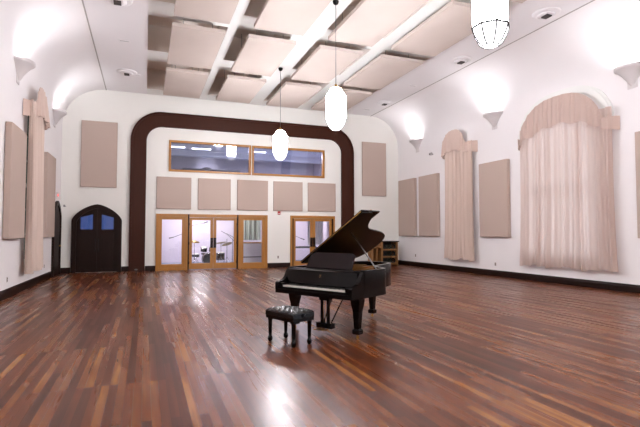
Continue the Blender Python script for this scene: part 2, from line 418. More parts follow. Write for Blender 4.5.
for nm, x0, x1, side in (('window_3', .42, 1.66, 'left'), ('window_4', 3.74, 5.02, 'right')):
    r = empty(nm, (x0, D, 0), 0, 'oak-framed floor-length fixed glass panel on the %s of the wide studio doors' % side, 'window', kind='structure')
    W = x1-x0; H = 2.30
    mb = MB(); frame_rect(mb, 0, W, 0, H, .11, -.09, .14, 'oak', wt=.1, wb=.1)
    frame_rect(mb, .11, W-.11, .1, H-.1, .12, -.05, .1, 'oak', wt=.13, wb=.15); mb.build('window_frame', r)
    mb = MB(); mb.box(.22, W-.22, .03, .045, .24, H-.22, 'glass'); mb.build('pane', r)
def double_door(nm, x0, x1, lb, fw):
    r = empty(nm, (x0, D, 0), 0, lb, 'double door', kind='structure'); W = x1-x0; H = 2.30
    mb = MB()
    for a, b in ((0, fw), (W-fw, W)): mb.box(a, b, -.04 if fw < .1 else -.09, .14, 0, H, 'darkdoor' if fw < .1 else 'oak', bev=.004)
    if fw > .1:
        for a in (fw-.045, W-fw): mb.box(a, a+.045, -.093, .14, 0, 2.17, 'darkdoor')
    mb.box(fw, W-fw, -.09, .14, 2.17, H, 'oak', bev=.004)
    mb.build('door_frame', r)
    mid = W/2; lw = mid-fw-.012
    for k, a in enumerate((fw+.006, mid+.006)):
        mb = MB(); frame_rect(mb, a, a+lw, .03, 2.16, .115, -.03, .03, 'oak', wt=.11, wb=.24)
        f = mb.build('door_leaf', r)
        mb = MB(); mb.box(a+.105, a+lw-.105, -.004, .008, .26, 2.06, 'glass'); mb.build('pane', f)
        c = a+lw-.06 if k == 0 else a+.06
        mb = MB(); mb.box(c-.06, c+.055, -.05, -.028, .9, 1.32, 'plate', bev=.006); mb.tube((c, -.05, 1.0), (c, -.09, 1.0), .012, 'plate'); mb.tube((c, -.05, 1.24), (c, -.09, 1.24), .012, 'plate'); mb.tube((c, -.09, .97), (c, -.09, 1.27), .014, 'plate')
        mb.build('handle', f)
        for z in (.3, 1.1, 1.9):
            hx = a+.003 if k == 0 else a+lw-.003
            mb = MB(); mb.tube((hx, -.035, z-.05), (hx, -.035, z+.05), .008, 'plate'); mb.build('hinge', f)
    return r
double_door('door_1', 1.66, 3.74, 'oak-framed glass double doors with the drum kit behind them', .055)
double_door('door_2', 6.07, 8.20, 'oak-framed glass double doors partly behind the raised piano lid', .13)

# dark arched double door with panes tinted for the bluish light outdoors
A = arch_fn(-1.725, .88, 2.02, .62, 1.55)
def door_arch(x0, x1, zs, rise, p, n=24):
    c = (x0+x1)/2; hw = (x1-x0)/2; f = arch_fn(c, hw, zs, rise, p)
    xs_ = [c-hw*math.cos(PI*k/n) for k in range(n+1)]
    return [(x0, 0)]+[(x, f(x)) for x in xs_]+[(x1, 0)]
r = empty('door_3', (-1.725, D, 0), 0, 'dark wooden double door with a pointed arch top and two blue-tinted glass panes', 'double door', kind='structure')
mb = MB(); mb.ring(door_arch(-.88, .88, 2.0, .63, 1.5), door_arch(-.72, .72, 1.92, .55, 1.5), -.09, .1, 'darkdoor', 'xz', closed=False); mb.build('door_frame', r)
inn = arch_fn(0, .73, 1.92, .56, 1.5)
for sg in (-1, 1):
    mb = MB()
    def cols(a, b, z0, z1f, y0, y1, n=6):
        for k in range(n):
            p, q = a+(b-a)*k/n, a+(b-a)*(k+1)/n
            mb.prism([(p, z0), (q, z0), (q, z1f(q)), (p, z1f(p))], y0, y1, 'darkdoor', 'xz')
    L_, R_ = (-.72, -.001) if sg < 0 else (.001, .72)
    g0, g1 = (-.58, -.155) if sg < 0 else (.155, .58)
    gt = lambda x: 2.12+.16*(1-abs(x)/.58)
    cols(L_, g0, .01, inn, -.01, .05, 3); cols(g1, R_, .01, inn, -.01, .05, 3)
    cols(g0, g1, .01, lambda x: 1.66, -.01, .05, 1)
    for k in range(6):
        p, q = g0+(g1-g0)*k/6, g0+(g1-g0)*(k+1)/6
        mb.prism([(p, gt(p)), (q, gt(q)), (q, inn(q)), (p, inn(p))], -.01, .05, 'darkdoor', 'xz')
    for z0, z1 in ((.12, .78), (.9, 1.52)):
        mb.box(g0, g1, -.022, -.008, z0, z1, 'darkdoor', bev=.006)
    lf = mb.build('door_leaf', r)
    mb = MB(); mb.prism([(g0, 1.66), (g1, 1.66), (g1, gt(g1)), (g0, gt(g0))], .01, .02, 'blueg', 'xz'); tag(mb.build('pane', lf), 'glass pane tinted blue like the light outdoors')
    mb = MB(); c = sg*.05; mb.box(c-.02, c+.02, -.025, -.01, .8, 1.3, 'dark', bev=.004); mb.tube((c, -.06, .9), (c, -.06, 1.2), .01, 'plate')
    mb.tube((c, -.02, .92), (c, -.06, .92), .007, 'plate'); mb.tube((c, -.02, 1.18), (c, -.06, 1.18), .007, 'plate'); mb.build('handle', lf)
# side door in the left wall
r = empty('door_4', (XL, 19.0, 0), RL, 'dark wooden arched door in the left wall beside the corner', 'door', kind='structure')
mb = MB(); mb.ring(door_arch(-.72, .72, 2.1, .58, 1.5), door_arch(-.6, .6, 2.02, .5, 1.5), -.08, .0, 'darkdoor', 'xz', closed=False); mb.build('door_frame', r)
mb = MB(); mb.prism(door_arch(-.6, .6, 2.02, .5, 1.5), -.04, 0, 'darkdoor', 'xz'); lf = mb.build('door_leaf', r)
mb = MB(); mb.lathe([(.01, 0), (.028, .02), (.03, .05), (.015, .07)], m='brass', X=Matrix.Translation((.5, -.04, 1.05)) @ Matrix.Rotation(PI/2, 4, 'X')); mb.build('handle', lf)

# ------------------------------------------------------------------ side windows
def side_window(nm, sgn, c, hw, z0, f, lb, rows):
    x = XR if sgn > 0 else XL; rz = RR if sgn > 0 else RL
    r = empty(nm, (x, c, z0), rz, lb, 'window', kind='structure')
    n = 20; g = lambda a: f(c+a)-z0
    xs_ = [-hw*math.cos(PI*k/n) for k in range(n+1)]
    out = [(-hw, 0)]+[(a, g(a)) for a in xs_]+[(hw, 0)]
    inn_ = [(-hw+.09, .09)]+[(a*(hw-.09)/hw, g(a)-.09) for a in xs_]+[(hw-.09, .09)]
    mb = MB(); mb.ring(out, inn_, .1, .2, 'frame', 'xz'); mb.build('window_frame', r)
    mb = MB()
    nb = 3 if hw < 1.2 else 6
    for k in range(1, nb):
        a = -hw+2*hw*k/nb; w = .035 if k % 2 or nb == 3 else .07; mb.box(a-w/2, a+w/2, .12, .18, .05, g(a)-.03, 'frame')
    for k in range(1, rows):
        z = (g(0)-.2)*k/rows; w = .035 if k != rows//2 else .12; mb.box(-hw+.05, hw-.05, .121, .181, z-w/2, z+w/2, 'frame')
    mb.build('muntins', r)
    mb = MB(); mb.prism(out, .148, .154, 'glass', 'xz'); mb.build('pane', r)
    return r
kw = 0
for sgn, sd in ((1, 'right'), (-1, 'left')):
    side_window('window_%d' % (5+kw), sgn, 10.47+(LS if sgn < 0 else 0), 1.365, .75, BIG if sgn > 0 else BIGL, 'wide arched window behind the widest curtains on the %s wall' % sd, 6)
    side_window('window_%d' % (6+kw), sgn, 15.35 if sgn > 0 else 14.95, .575, .8, SMALL if sgn > 0 else SMALLL, 'narrow arched window behind the tall slim curtain on the %s wall' % sd, 6)
    side_window('window_%d' % (7+kw), sgn, .35, 1.55, .75, arch_fn(.35, 1.6, 4.1, 1.25, 2.6), 'wide arched bare window beside the camera in the %s wall' % sd, 6)
    kw += 3

def pleat(x, seed, f=9.):
    a = 1-2*abs(math.sin(x*f+seed+.5*math.sin(x*3.1+seed)))**.7
    return (a+.5*math.sin(x*f*3.7+1.3*seed+.9*math.sin(x*2.1))+.3*math.sin(x*f*7.1+seed*2.2))/1.5
def make_curtain(big):
    def fn():
        r = empty('window_curtain', (0, 0, 0))
        hw = 1.60 if big else .86; z1 = 4.85 if big else 5.0; z0 = .50
        parts = [(-hw, -.48*hw), (-.54*hw, .38*hw), (.32*hw, hw)] if big else [(-hw, .05), (-.05, hw)]
        for i, (a, b) in enumerate(parts):
            cc = (a+b)/2; w = b-a
            def g(u, v, a=a, b=b, cc=cc, w=w, i=i):
                z = z0+(z1-z0)*v; x = a+w*u
                fl = 1-v
                x2 = cc+(x-cc)*(1+.05*fl**3)+ (.06*fl**4*(1 if cc > 0 else -1))
                amp = .055+.045*(1-v)**.6
                y = -.19-amp*pleat(x, i*1.7, 10 if big else 17)-.03*fl**2
                zz = z+ (1-v)**8*(.03*math.sin(x*5+i)+.02*math.sin(x*17))
                return Vector((x2, y-i*.004, zz))
            mb = MB(); mb.grid(g, int(w*(90 if big else 130)), 36, 'cloth' if big else 'clothd'); mb.build('curtain_panel', r, recalc=False)
        # valance: arched gathered heading with a shorter hem
        vh = 1.52 if big else .74; off = -.12 if big else -.27
        top = (lambda x: 4.18+1.40*max(0, 1-abs(x/vh)**2.5)**(1/2.1)) if big else (lambda x: 4.72+.88*max(0, 1-abs(x/vh)**2.6)**(1/2.2))
        bot = (lambda x: 4.30+.42*max(0, 1-(x/vh)**2)+.05*math.sin(x*9)) if big else (lambda x: 4.62+.16*max(0, 1-(x/vh)**2)+.03*math.sin(x*12))
        def gv(u, v):
            x = -vh*math.cos(PI*u)
            t, b_ = max(top(x), bot(x)+.02), bot(x)
            z = b_+(t-b_)*v; k = (1-v)
            y = -.24-(.022+.038*k)*pleat(x, 4.1, 10 if big else 17)-.04*k
            if abs(x) > vh*.93: y += (abs(x)/vh-.93)*1.8
            return Vector((x+off, min(y, -.015), z))
        mb = MB(); mb.grid(gv, 150 if big else 90, 14, 'cloth2' if big else 'clothd2'); mb.build('valance', r, recalc=False)
        for sg in (-1, 1):
            def gt_(u, v, sg=sg):
                a_, b_ = ((1.34, 1.70) if big else (.34, .95)) if sg > 0 else ((-1.70, -1.60) if big else (-1.05, -.92))
                x = a_+(b_-a_)*u if sg > 0 else b_+(a_-b_)*u
                z = (4.28+.30*v if big else 4.62+.36*v)-(.07*u*(1-v))
                return Vector((x, -.24+.22*u**4-.02*pleat(x*2, 1)*(1-v), z))
            mb = MB(); mb.grid(gt_, 10, 8, 'cloth2' if big else 'clothd2'); mb.build('valance_tail', r, recalc=False)
        mb = MB(); zr = 4.80 if big else 4.95
        mb.tube((-hw+.1, -.06, zr), (hw-.12, -.06, zr), .016, 'dark')
        for x in (-hw+.12, hw-.14): mb.tube((x, 0, zr), (x, -.06, zr), .012, 'dark')
        mb.build('curtain_rod', r)
        return r
    return fn
cb, cs = Maker(make_curtain(True)), Maker(make_curtain(False))
cb((XR, 10.20, 0), RR, 'wide pinkish-beige curtains with an arched valance, widest on the right wall', 'curtain')
cb((XL, 10.33+LS, 0), RL, 'pinkish-beige curtain cut off by the left edge of the photo', 'curtain')
cs((XR, 15.00, 0), RR, 'slim pinkish-beige curtain with arched valance between beige panels on the right wall', 'curtain')
lc = cs((XL, 14.72, 0), RL, 'tall pinkish-beige curtain on the left wall near the thick beige panel', 'curtain')
lc.scale.x = -1
# raised plaster hood around the arched windows
def hood(nm, sgn, c, hw, zs, rise, p, q, lb):
    x = XR if sgn > 0 else XL; n = 26
    def arc(h, rz_):
        return [(c-h, zs-.05)]+[(c-h*math.cos(PI*k/n), zs+rz_*max(0, 1-abs(math.cos(PI*k/n))**p)**(1/q)) for k in range(n+1)]+[(c+h, zs-.05)]
    mb = MB()
    for o_, i_, dp in ((hw, hw-.06, .05), (hw-.06, hw-.2, .08), (hw-.2, hw-.28, .04)):
        mb.ring(arc(o_, rise+(o_-hw)), arc(i_, rise+(i_-hw)), x, x-sgn*dp, 'beam', 'yz', closed=False)
    tag(mb.build(nm), lb, 'moulding', kind='structure')
hood('trim_5', 1, 10.33, 1.68, 4.5, 1.28, 2.6, 2.1, 'raised cream moulding over the wide arched window on the right wall')
hood('trim_6', -1, 10.33+LS, 1.68, 4.5, 1.28, 2.6, 2.1, 'raised cream moulding over the wide arched window on the left wall')

# ------------------------------------------------------------------ acoustic panels
def make_panel(w, h, d):
    def fn():
        r = empty('acoustic_panel', (0, 0, 0))
        mb = MB(); mb.box(-w/2, w/2, -d, -.012, 0, h, 'panel', bev=.016); mb.build('fabric_board', r)
        for z in (.25*h, .75*h):
            mb = MB(); mb.box(-w*.35, w*.35, -.02, -.001, z-.02, z+.02, 'metal'); mb.build('wall_mount', r)
        return r
    return fn
tall, tallb, sq = Maker(make_panel(1.42, 2.66, .15)), Maker(make_panel(1.28, 2.58, .08)), Maker(make_panel(1.36, 1.31, .07))
tall((XR, 18.95, 1.38), RR, 'tall beige wall panel on the right wall, nearest the far corner', 'acoustic panel', 'tall panels on the right wall')
tall((XR, 17.17, 1.38), RR, 'tall beige wall panel on the right wall just beyond the slim curtain', 'acoustic panel', 'tall panels on the right wall')
tall((XR, 13.15, 1.38), RR, 'tall beige wall panel on the right wall between slim and wide curtains', 'acoustic panel', 'tall panels on the right wall')
tall((XR, 7.33, 1.38), RR, 'tall beige wall panel cut off by the right edge of the photo', 'acoustic panel', 'tall panels on the right wall')
tall((XL, 12.97, 1.38), RL, 'thick tall beige wall panel on the left wall nearest the camera', 'acoustic panel', 'tall panels on the left wall')
tall((XL, 17.15, 1.38), RL, 'tall beige wall panel on the left wall half hidden behind the curtain', 'acoustic panel', 'tall panels on the left wall')
tallb((-1.70, D, 3.29), 0, 'tall beige panel high on the end wall above the dark arched door', 'acoustic panel', 'high panels on the end wall')
tallb((10.25, D, 3.29), 0, 'tall beige panel high on the end wall right of the brown arch', 'acoustic panel', 'high panels on the end wall')
for x, lb in ((1.10, 'leftmost of the row, above the left fixed glass panel'), (2.73, 'second from left, above the studio double doors'), (4.36, 'middle of the row, above the right fixed glass panel'),
              (5.96, 'fourth from left, above the red alarm'), (7.57, 'rightmost of the row, above the right glass doors')):
    sq((x, D, 2.50), 0, 'square beige wall panel, '+lb, 'acoustic panel', 'square panels in a row on the end wall')

# suspended ceiling panels
def make_cpanel():
    r = empty('ceiling_panel', (0, 0, 0)); W, Ln = 1.34, 2.85
    mb = MB()
    rnd = random.Random(3)
    nx, ny = 14, 26
    def bot(u, v):
        e = min(u, 1-u, .2)/.2*min(v, 1-v, .12)/.12
        return Vector((-W/2+W*u, -Ln/2+Ln*v, -.018*e*(1+.5*math.sin(7*v+3*u)+.3*math.sin(15*v-4*u))))
    mb.grid(bot, nx, ny, 'cpanel')
    mb.box(-W/2, W/2, -Ln/2, Ln/2, .0005, .10, 'cpanel')
    mb.build('fabric_board', r, recalc=False)
    for sx in (-1, 1):
        for sy in (-1, 1):
            mb = MB(); x, y = sx*.38, sy*1.1
            mb.tube((x, y, .10), (x, y, ZV-6.78), .008, 'metal', n=6); mb.lathe([(.03, .10), (.03, .115)], c=(x, y, 0), m='metal', n=10)
            mb.build('hanger_rod', r)
    return r
cp = Maker(make_cpanel)
COLN = ['leftmost column', 'second column from left', 'third column from left', 'rightmost column']
ROWN = ['in the row cut off by the top edge', 'in the second row towards the camera', 'in the middle row', 'in the row nearest the end wall']
for j, y in enumerate((5.3, 8.75, 12.2, 15.65)):
    for i, x in enumerate((.58, 2.55, 4.6, 6.55)):
        o = cp((x+.67+(.07 if i == 3 else 0), y+1.425, 6.78), 0, 'pale beige panel hung under the ceiling coffers, %s, %s' % (ROWN[j], COLN[i]), 'ceiling panel', 'beige panels hung under the ceiling coffers')
        o.scale.x = 1.09 if i == 3 else 1

# ------------------------------------------------------------------ lamps
def make_pendant():
    r = empty('pendant_lantern', (0, 0, 0)); n = 8; rot = PI/8
    prof = [(.10, 0), (.155, .05), (.215, .16), (.238, .25), (.238, .82), (.11, 1.0)]
    mb = MB(); mb.lathe(prof[3:], n=n, m='lampglass', rot=rot, smooth=False); mb.build('glass_shade', r)
    mb = MB(); mb.lathe(prof[:4], n=n, m='lamplow', rot=rot, smooth=False); tag(mb.build('lower_glass_shade', r), 'dimmer tapering lower glass panes')
    mb = MB()
    def ring(rr, z, w=.006):
        P = [Vector((rr*math.cos(2*PI*k/n+rot), rr*math.sin(2*PI*k/n+rot), z)) for k in range(n)]
        for k in range(n): mb.tube(P[k], P[(k+1) % n], w, 'muntin', n=5)
    ring(.241, .245, .014); ring(.101, .002); ring(.239, .82); ring(.112, 1.0)
    for k in range(n):
        a = 2*PI*k/n+rot; c, s = math.cos(a), math.sin(a)
        for (ra, za), (rb, zb) in zip(((.101, 0), (.157, .05), (.217, .16), (.24, .25), (.24, .82)), ((.157, .05), (.217, .16), (.24, .25), (.24, .82), (.112, 1.0))):
            mb.tube((ra*c, ra*s, za), (rb*c, rb*s, zb), .010 if zb < .3 else .004, 'muntin', n=5)
    mb.build('lantern_frame', r)
    mb = MB(); mb.lathe([(.135, 1.0), (.12, 1.015), (.04, 1.05), (.03, 1.09), (.012, 1.12)], m='brass', n=20); mb.build('cap', r)
    mb = MB(); mb.tube((0, 0, 1.1), (0, 0, ZC-4.0-.08), .009, 'metal', n=8); mb.build('rod', r)
    mb = MB(); mb.lathe([(.015, ZC-4.0-.1), (.06, ZC-4.0-.07), (.075, ZC-4.0-.02), (.075, ZC-4.0)], m='dark', n=20); mb.build('ceiling_canopy', r)
    return r
pl = Maker(make_pendant)
for y, lb in ((.4, 'above and behind the camera'), (4.87, 'nearest and largest, cut off at the top'), (10.2, 'middle one, hanging above the piano'), (15.1, 'farthest and smallest, in front of the upper windows')):
    pl((4.25, y, 3.98), 0, 'glowing white glass lantern on a rod, '+lb, 'pendant lamp', 'white lanterns along the middle of the hall')
def make_sconce():
    r = empty('wall_sconce', (0, 0, 0)); n = 14
    mb = MB()
    prof = [(.02, -.0), (.05, .03), (.035, .06), (.07, .10), (.13, .22), (.22, .35), (.31, .45), (.355, .48), (.375, .50), (.375, .56)]
    R_ = []
    for rr, z in prof:
        R_.append([mb.bm.verts.new((rr*1.12*math.cos(PI+PI*k/n), rr*1.0*math.sin(PI+PI*k/n), z)) for k in range(n+1)])
    prof2 = [(.345, .56), (.30, .46), (.2, .34), (.08, .2)]
    for rr, z in prof2:
        R_.append([mb.bm.verts.new((rr*1.12*math.cos(PI+PI*k/n), rr*1.0*math.sin(PI+PI*k/n), z)) for k in range(n+1)])
    for a, b in zip(R_, R_[1:]):
        for k in range(n): mb.face([a[k], a[k+1], b[k+1], b[k]], 'sconce', True)
    mb.face(R_[-1], 'sconce')
    mb.build('bowl', r)
    mb = MB(); mb.box(-.13, .13, -.02, 0, -.0, .54, 'sconce', bev=.005); mb.build('back_plate', r)
    mb = MB(); mb.lathe([(.02, .20), (.035, .24), (.035, .30), (.02, .33)], c=(0, -.06, 0), m='bulb', n=12); mb.build('bulb', r)
    return r
sc = Maker(make_sconce)
for sgn, sd in ((1, 'right'), (-1, 'left')):
    for y, lb in ((3.35, 'beside the camera, out of view'), (8.35, 'outside the frame beside the wide curtains'), (13.35, 'between the slim and wide curtains'), (18.35, 'nearest the end wall')):
        if y == 13.35 and sgn < 0: lb = 'nearest the camera, above the thick beige panel'
        sc((XR if sgn > 0 else XL, y-(.2 if sgn > 0 else .1), 5.2), RR if sgn > 0 else RL, 'white plaster uplight on the %s wall, %s' % (sd, lb), 'wall lamp', 'plaster uplights on the side walls')
        light('sconce_glow', 'SPOT', ((XR-.2) if sgn > 0 else (XL+.2), y-(.2 if sgn > 0 else .1), 5.66), 25, (.90, .94, 1), .10, (PI, 0, 0), angle=2.7, blend=.8)

# ------------------------------------------------------------------ small fittings
def make_outlet():
    r = empty('wall_outlet', (0, 0, 0))
    mb = MB(); mb.box(-.04, .04, -.008, 0, -.06, .06, 'outlet', bev=.003); mb.build('cover_plate', r)
    mb = MB(); mb.box(-.018, .018, -.011, -.007, .008, .04, 'outletd'); mb.box(-.018, .018, -.011, -.007, -.04, -.008, 'outletd'); mb.build('socket', r)
    return r
ol = Maker(make_outlet)
for loc, rz, lb in (((XL, 12.82, .42), RL, 'on the left wall below the thick beige panel'), ((XL, 17.1, .45), RL, 'on the left wall beyond the foot of the curtain'),
        ((XR, 13.23, .42), RR, 'low on the right wall between the curtains'), ((XR, 18.4, .5), RR, 'low on the right wall beside the wooden rack'),
        ((5.52, D, .46), 0, 'low on the end wall between the two glass door groups')):
    ol(loc, rz, 'small wall socket '+lb, 'outlet', 'wall outlets')
r = empty('floor_outlet', (-.3, D-.075, .05), 0, 'small metal socket plate at the foot of the left arch post', 'outlet')
mb = MB(); mb.box(-.05, .05, -.02, 0, 0, .05, 'metal', bev=.004); mb.build('cover_plate', r)
mb = MB(); mb.box(-.02, .02, -.024, -.019, .015, .035, 'outletd'); mb.build('socket', r)
def sensor(loc, rz, lb):
    r = empty('motion_sensor', loc, rz, lb, 'sensor')
    mb = MB(); mb.tube((0, -.001, 0), (0, -.08, .0), .018, 'metal'); mb.build('wall_mount', r)
    mb = MB(); mb.box(-.07, .07, -.17, -.08, -.05, .06, 'sconce', bev=.015); mb.build('housing', r)
    mb = MB(); mb.box(-.04, .04, -.178, -.168, -.035, .02, 'outletd', bev=.003); mb.build('sensor_lens', r)
sensor((XR, 16.95, 4.92), RR, 'small grey sensor high on the right wall beyond the slim curtain valance')
r = empty('fire_alarm', (5.55, D, 2.33), 0, 'small red fire alarm under the square panels between the glass doors', 'alarm')
mb = MB(); mb.box(-.06, .06, -.05, 0, 0, .15, 'red', bev=.01); mb.build('housing', r)
mb = MB(); mb.box(-.035, .035, -.062, -.048, .03, .07, 'white', bev=.004); mb.build('strobe_lens', r)
r = empty('exit_light', (XL, 19.0, 2.82), RL, 'small pinkish lamp above the dark door in the left wall', 'lamp')
mb = MB(); mb.box(-.09, .09, -.05, -.004, 0, .16, 'sconce', bev=.008); mb.build('housing', r)
mb = MB(); mb.box(-.05, .05, -.01, -.001, .04, .12, 'metal'); mb.build('wall_mount', r)
mb = MB(); mb.box(-.07, .07, -.06, -.049, .03, .1, 'exitm', bev=.004); mb.build('lit_lens', r)
r = empty('door_holder', (-2.87, D, 2.54), 0, 'small metal bracket on the end wall left of the arched double door', 'bracket')
mb = MB(); mb.box(-.03, .03, -.02, 0, -.03, .05, 'metal', bev=.004); mb.build('mount', r)
mb = MB(); mb.tube((0, -.02, .02), (.06, -.12, -.02), .012, 'metal'); mb.build('arm', r)

def make_vent():
    r = empty('ceiling_vent', (0, 0, 0))
    mb = MB(); mb.lathe([(.34, 0), (.34, -.012), (.30, -.03), (.24, -.035)], m='ceil', n=28); mb.build('flange', r)
    mb = MB(); mb.lathe([(.20, -.035), (.22, -.055), (.14, -.075)], m='ceil', n=28); mb.build('diffuser_cone', r)
    mb = MB(); mb.box(-.085, .085, -.10, .10, -.11, -.075, 'outletd', bev=.01); mb.build('damper', r)
    return r
vt = Maker(make_vent)
for x, y, lb in ((-.7, 12.0, 'on the left strip of ceiling, cut off by the top edge'), (-.67, 17.4, 'on the left strip of ceiling near the end wall'),
        (9.56, 8.9, 'on the right strip of ceiling, nearest the camera'), (9.56, 12.35, 'on the right strip of ceiling, middle one'), (9.6, 17.6, 'on the right strip of ceiling near the end wall')):
    vt((x, y, ZC), 0, 'white round ceiling vent '+lb, 'ceiling vent', 'round ceiling vents beside the coffers')
def make_plate():
    mb = MB(); mb.box(-.16, .16, -.07, .07, -.015, 0, 'ceil', bev=.004); mb.box(-.12, .12, -.04, -.025, -.019, -.014, 'metal'); return mb.build('ceiling_plate')
cpl = Maker(make_plate)
for x, y, lb in ((-.38, 17.6, 'beside the left vent near the end wall'), (-.64, 14.6, 'between the two left vents'), (9.5, 15.2, 'between the right vents'), (9.4, 18.9, 'in the far right of the flat ceiling')):
    cpl((x, y, ZC), 0, 'small flat pale plate on the ceiling '+lb, 'ceiling plate')

# ------------------------------------------------------------------ grand piano
PX, PY, PT, PS = 2.282, 6.4356, math.radians(30.2), .972
# local x = along keyboard (bass -, treble +), local y = towards the tail
pr = empty('grand_piano', (PX, PY, 0), PT-PI/2, 'glossy black grand piano with its lid propped open, in mid-hall', 'piano')
pr.scale = (PS, PS, PS)
def catmull(P, n=6):
    o = []
    for i in range(len(P)-1):
        p0, p1, p2, p3 = [Vector(P[max(0, min(len(P)-1, j))]) for j in (i-1, i, i+1, i+2)]
        for k in range(n):
            t = k/n; o.append(tuple(.5*((2*p1)+(-p0+p2)*t+(2*p0-5*p1+4*p2-p3)*t*t+(-p0+3*p1-3*p2+p3)*t**3)))
    return o+[tuple(P[-1])]
curve = catmull([(.75, .80), (.735, .93), (.66, 1.04), (.52, 1.13), (.40, 1.23), (.31, 1.37), (.26, 1.55), (.22, 1.78), (.17, 2.0), (.08, 2.2), (-.08, 2.34), (-.28, 2.39), (-.50, 2.36), (-.66, 2.26), (-.74, 2.1), (-.75, 1.95)], 5)
outer = [(.75, .30)]+curve+[(-.75, .30)]
def inset(P, d):
    o = []; n = len(P)
    for i in range(n):
        a, b, c = Vector(P[i-1]), Vector(P[i]), Vector(P[(i+1) % n])
        t = ((b-a).normalized()+(c-b).normalized()).normalized(); nrm = Vector((-t.y, t.x))
        o.append(tuple(b+nrm*d))
    return o
def inset_open(P, d):
    o = []
    for i in range(len(P)):
        a = Vector(P[max(0, i-1)]); b = Vector(P[i]); c = Vector(P[min(len(P)-1, i+1)])
        t = (c-a).normalized(); o.append(tuple(b+Vector((-t.y, t.x))*d))
    return o
innr = inset_open(outer, .06)
mb = MB(); mb.ring(outer, innr, .62, 1.0, 'ebony', 'xy', closed=False)
mb.ring(inset_open(outer, -.004), inset_open(outer, .02), .60, .645, 'ebony', 'xy', closed=False)
mb.build('rim', pr)
# soundboard, iron plate, strings
deckp = inset_open(outer, .062)
mb = MB(); mb.prism(deckp, .80, .83, 'spruce'); mb.build('soundboard', pr)
plp = inset_open(outer, .085)
mb = MB(); mb.prism([(x, max(y, .36)) for x, y in plp], .905, .92, 'iron')
for x in (-.45, -.15, .15, .42):
    L_ = 1.75 if x < -.3 else 1.6 if x < 0 else 1.2 if x < .2 else .65
    mb.box(x-.02, x+.02, .5, .5+L_*.95, .92, .95, 'iron', bev=.006)
for k in range(26):
    for rr in range(3):
        x = -.62+k*.048; mb.lathe([(.005, .92), (.005, .965)], c=(x, .46+rr*.035, 0), m='metal', n=5)
mb.build('iron_plate', pr)
mb = MB()
for k in range(70):
    x = -.64+k*.0178; ye = 2.0 if x < -.4 else 2.0-(x+.4)*1.5 if x < .4 else max(.85, .95-(x-.4)*.3)
    mb.box(x-.0012, x+.0012, .60, ye, .958, .9604, 'brass')
mb.build('strings', pr)
# keybed, arms, fallboard
mb = MB(); mb.box(-.75, .75, .0, .34, .60, .67, 'ebony', bev=.006); mb.box(-.66, .66, .0, .03, .67, .705, 'ebony', bev=.004); mb.build('keybed', pr)
for s in (-1, 1):
    prof = [(0, .66), (0, .755), (.012, .772), (.045, .782), (.10, .79), (.16, .81), (.205, .85), (.235, .91), (.262, .955), (.30, .985), (.34, 1.0), (.34, .66)]
    mb = MB(); x0, x1 = sorted((s*.685, s*.75)); mb.prism(prof, x0, x1, 'ebony', 'yz'); mb.build('arm', pr)
    mb = MB(); x0, x1 = sorted((s*.615, s*.684)); mb.box(x0, x1, .02, .19, .67, .765, 'ebony', bev=.006); mb.build('key_block', pr)
mb = MB()
for k in range(52):
    x = -.61+1.22*k/52; mb.box(x+.0008, x+1.22/52-.0008, .032, .19, .68, .728, 'ivory')
mb.build('white_keys', pr)
mb = MB()
for k in range(51):
    if k % 7 in (1, 4): continue
    x = -.61+1.22*(k+1)/52; mb.box(x-.006, x+.006, .085, .19, .728, .741, 'black', bev=.002)
mb.build('black_keys', pr)
mb = MB(); fb = [(.19, .70), (.19, .76), (.205, .83), (.225, .90), (.235, .965), (.26, .975), (.275, .97), (.275, .70)]
mb.prism(fb, -.684, .684, 'ebony', 'yz'); fbo = mb.build('fallboard', pr)
mb = MB()   # small inlaid lyre mark on the fallboard
for s in (-1, 1): mb.path([(s*.004, .2155, .868), (s*.016, .2168, .876), (s*.014, .2200, .89), (s*.007, .2222, .90), (s*.014, .2240, .908)], .0016, 'brass', n=5)
mb.tube((-.012, .2240, .904), (.012, .2240, .904), .0014, 'brass', n=5)
tag(mb.build('inlay_emblem', fbo), 'small brass inlay')
mb = MB(); mb.box(-.69, .69, .275, .36, .90, .985, 'ebony', bev=.006); mb.build('pinblock_cover', pr)
# music desk
Xd = Matrix.Translation((0, .50, .985)) @ Matrix.Rotation(math.radians(-22), 4, 'X')
mb = MB(); mb.prism([(-.52, 0), (.40, 0), (.40, .235), (.36, .262), (-.40, .262), (-.47, .235)], -.012, .012, 'desk', 'xz', X=Xd)
md_ = mb.build('music_desk', pr)
mb = MB(); mb.box(-.52, .42, .40, .52, .966, .985, 'ebony', bev=.004); mb.build('desk_shelf', pr)
mb = MB(); mb.box(-.55, -.50, .36, .75, .955, .967, 'ebony'); mb.build('desk_rail', pr)
mb = MB(); mb.box(.40, .45, .36, .75, .955, .967, 'ebony'); mb.build('desk_rail', pr)
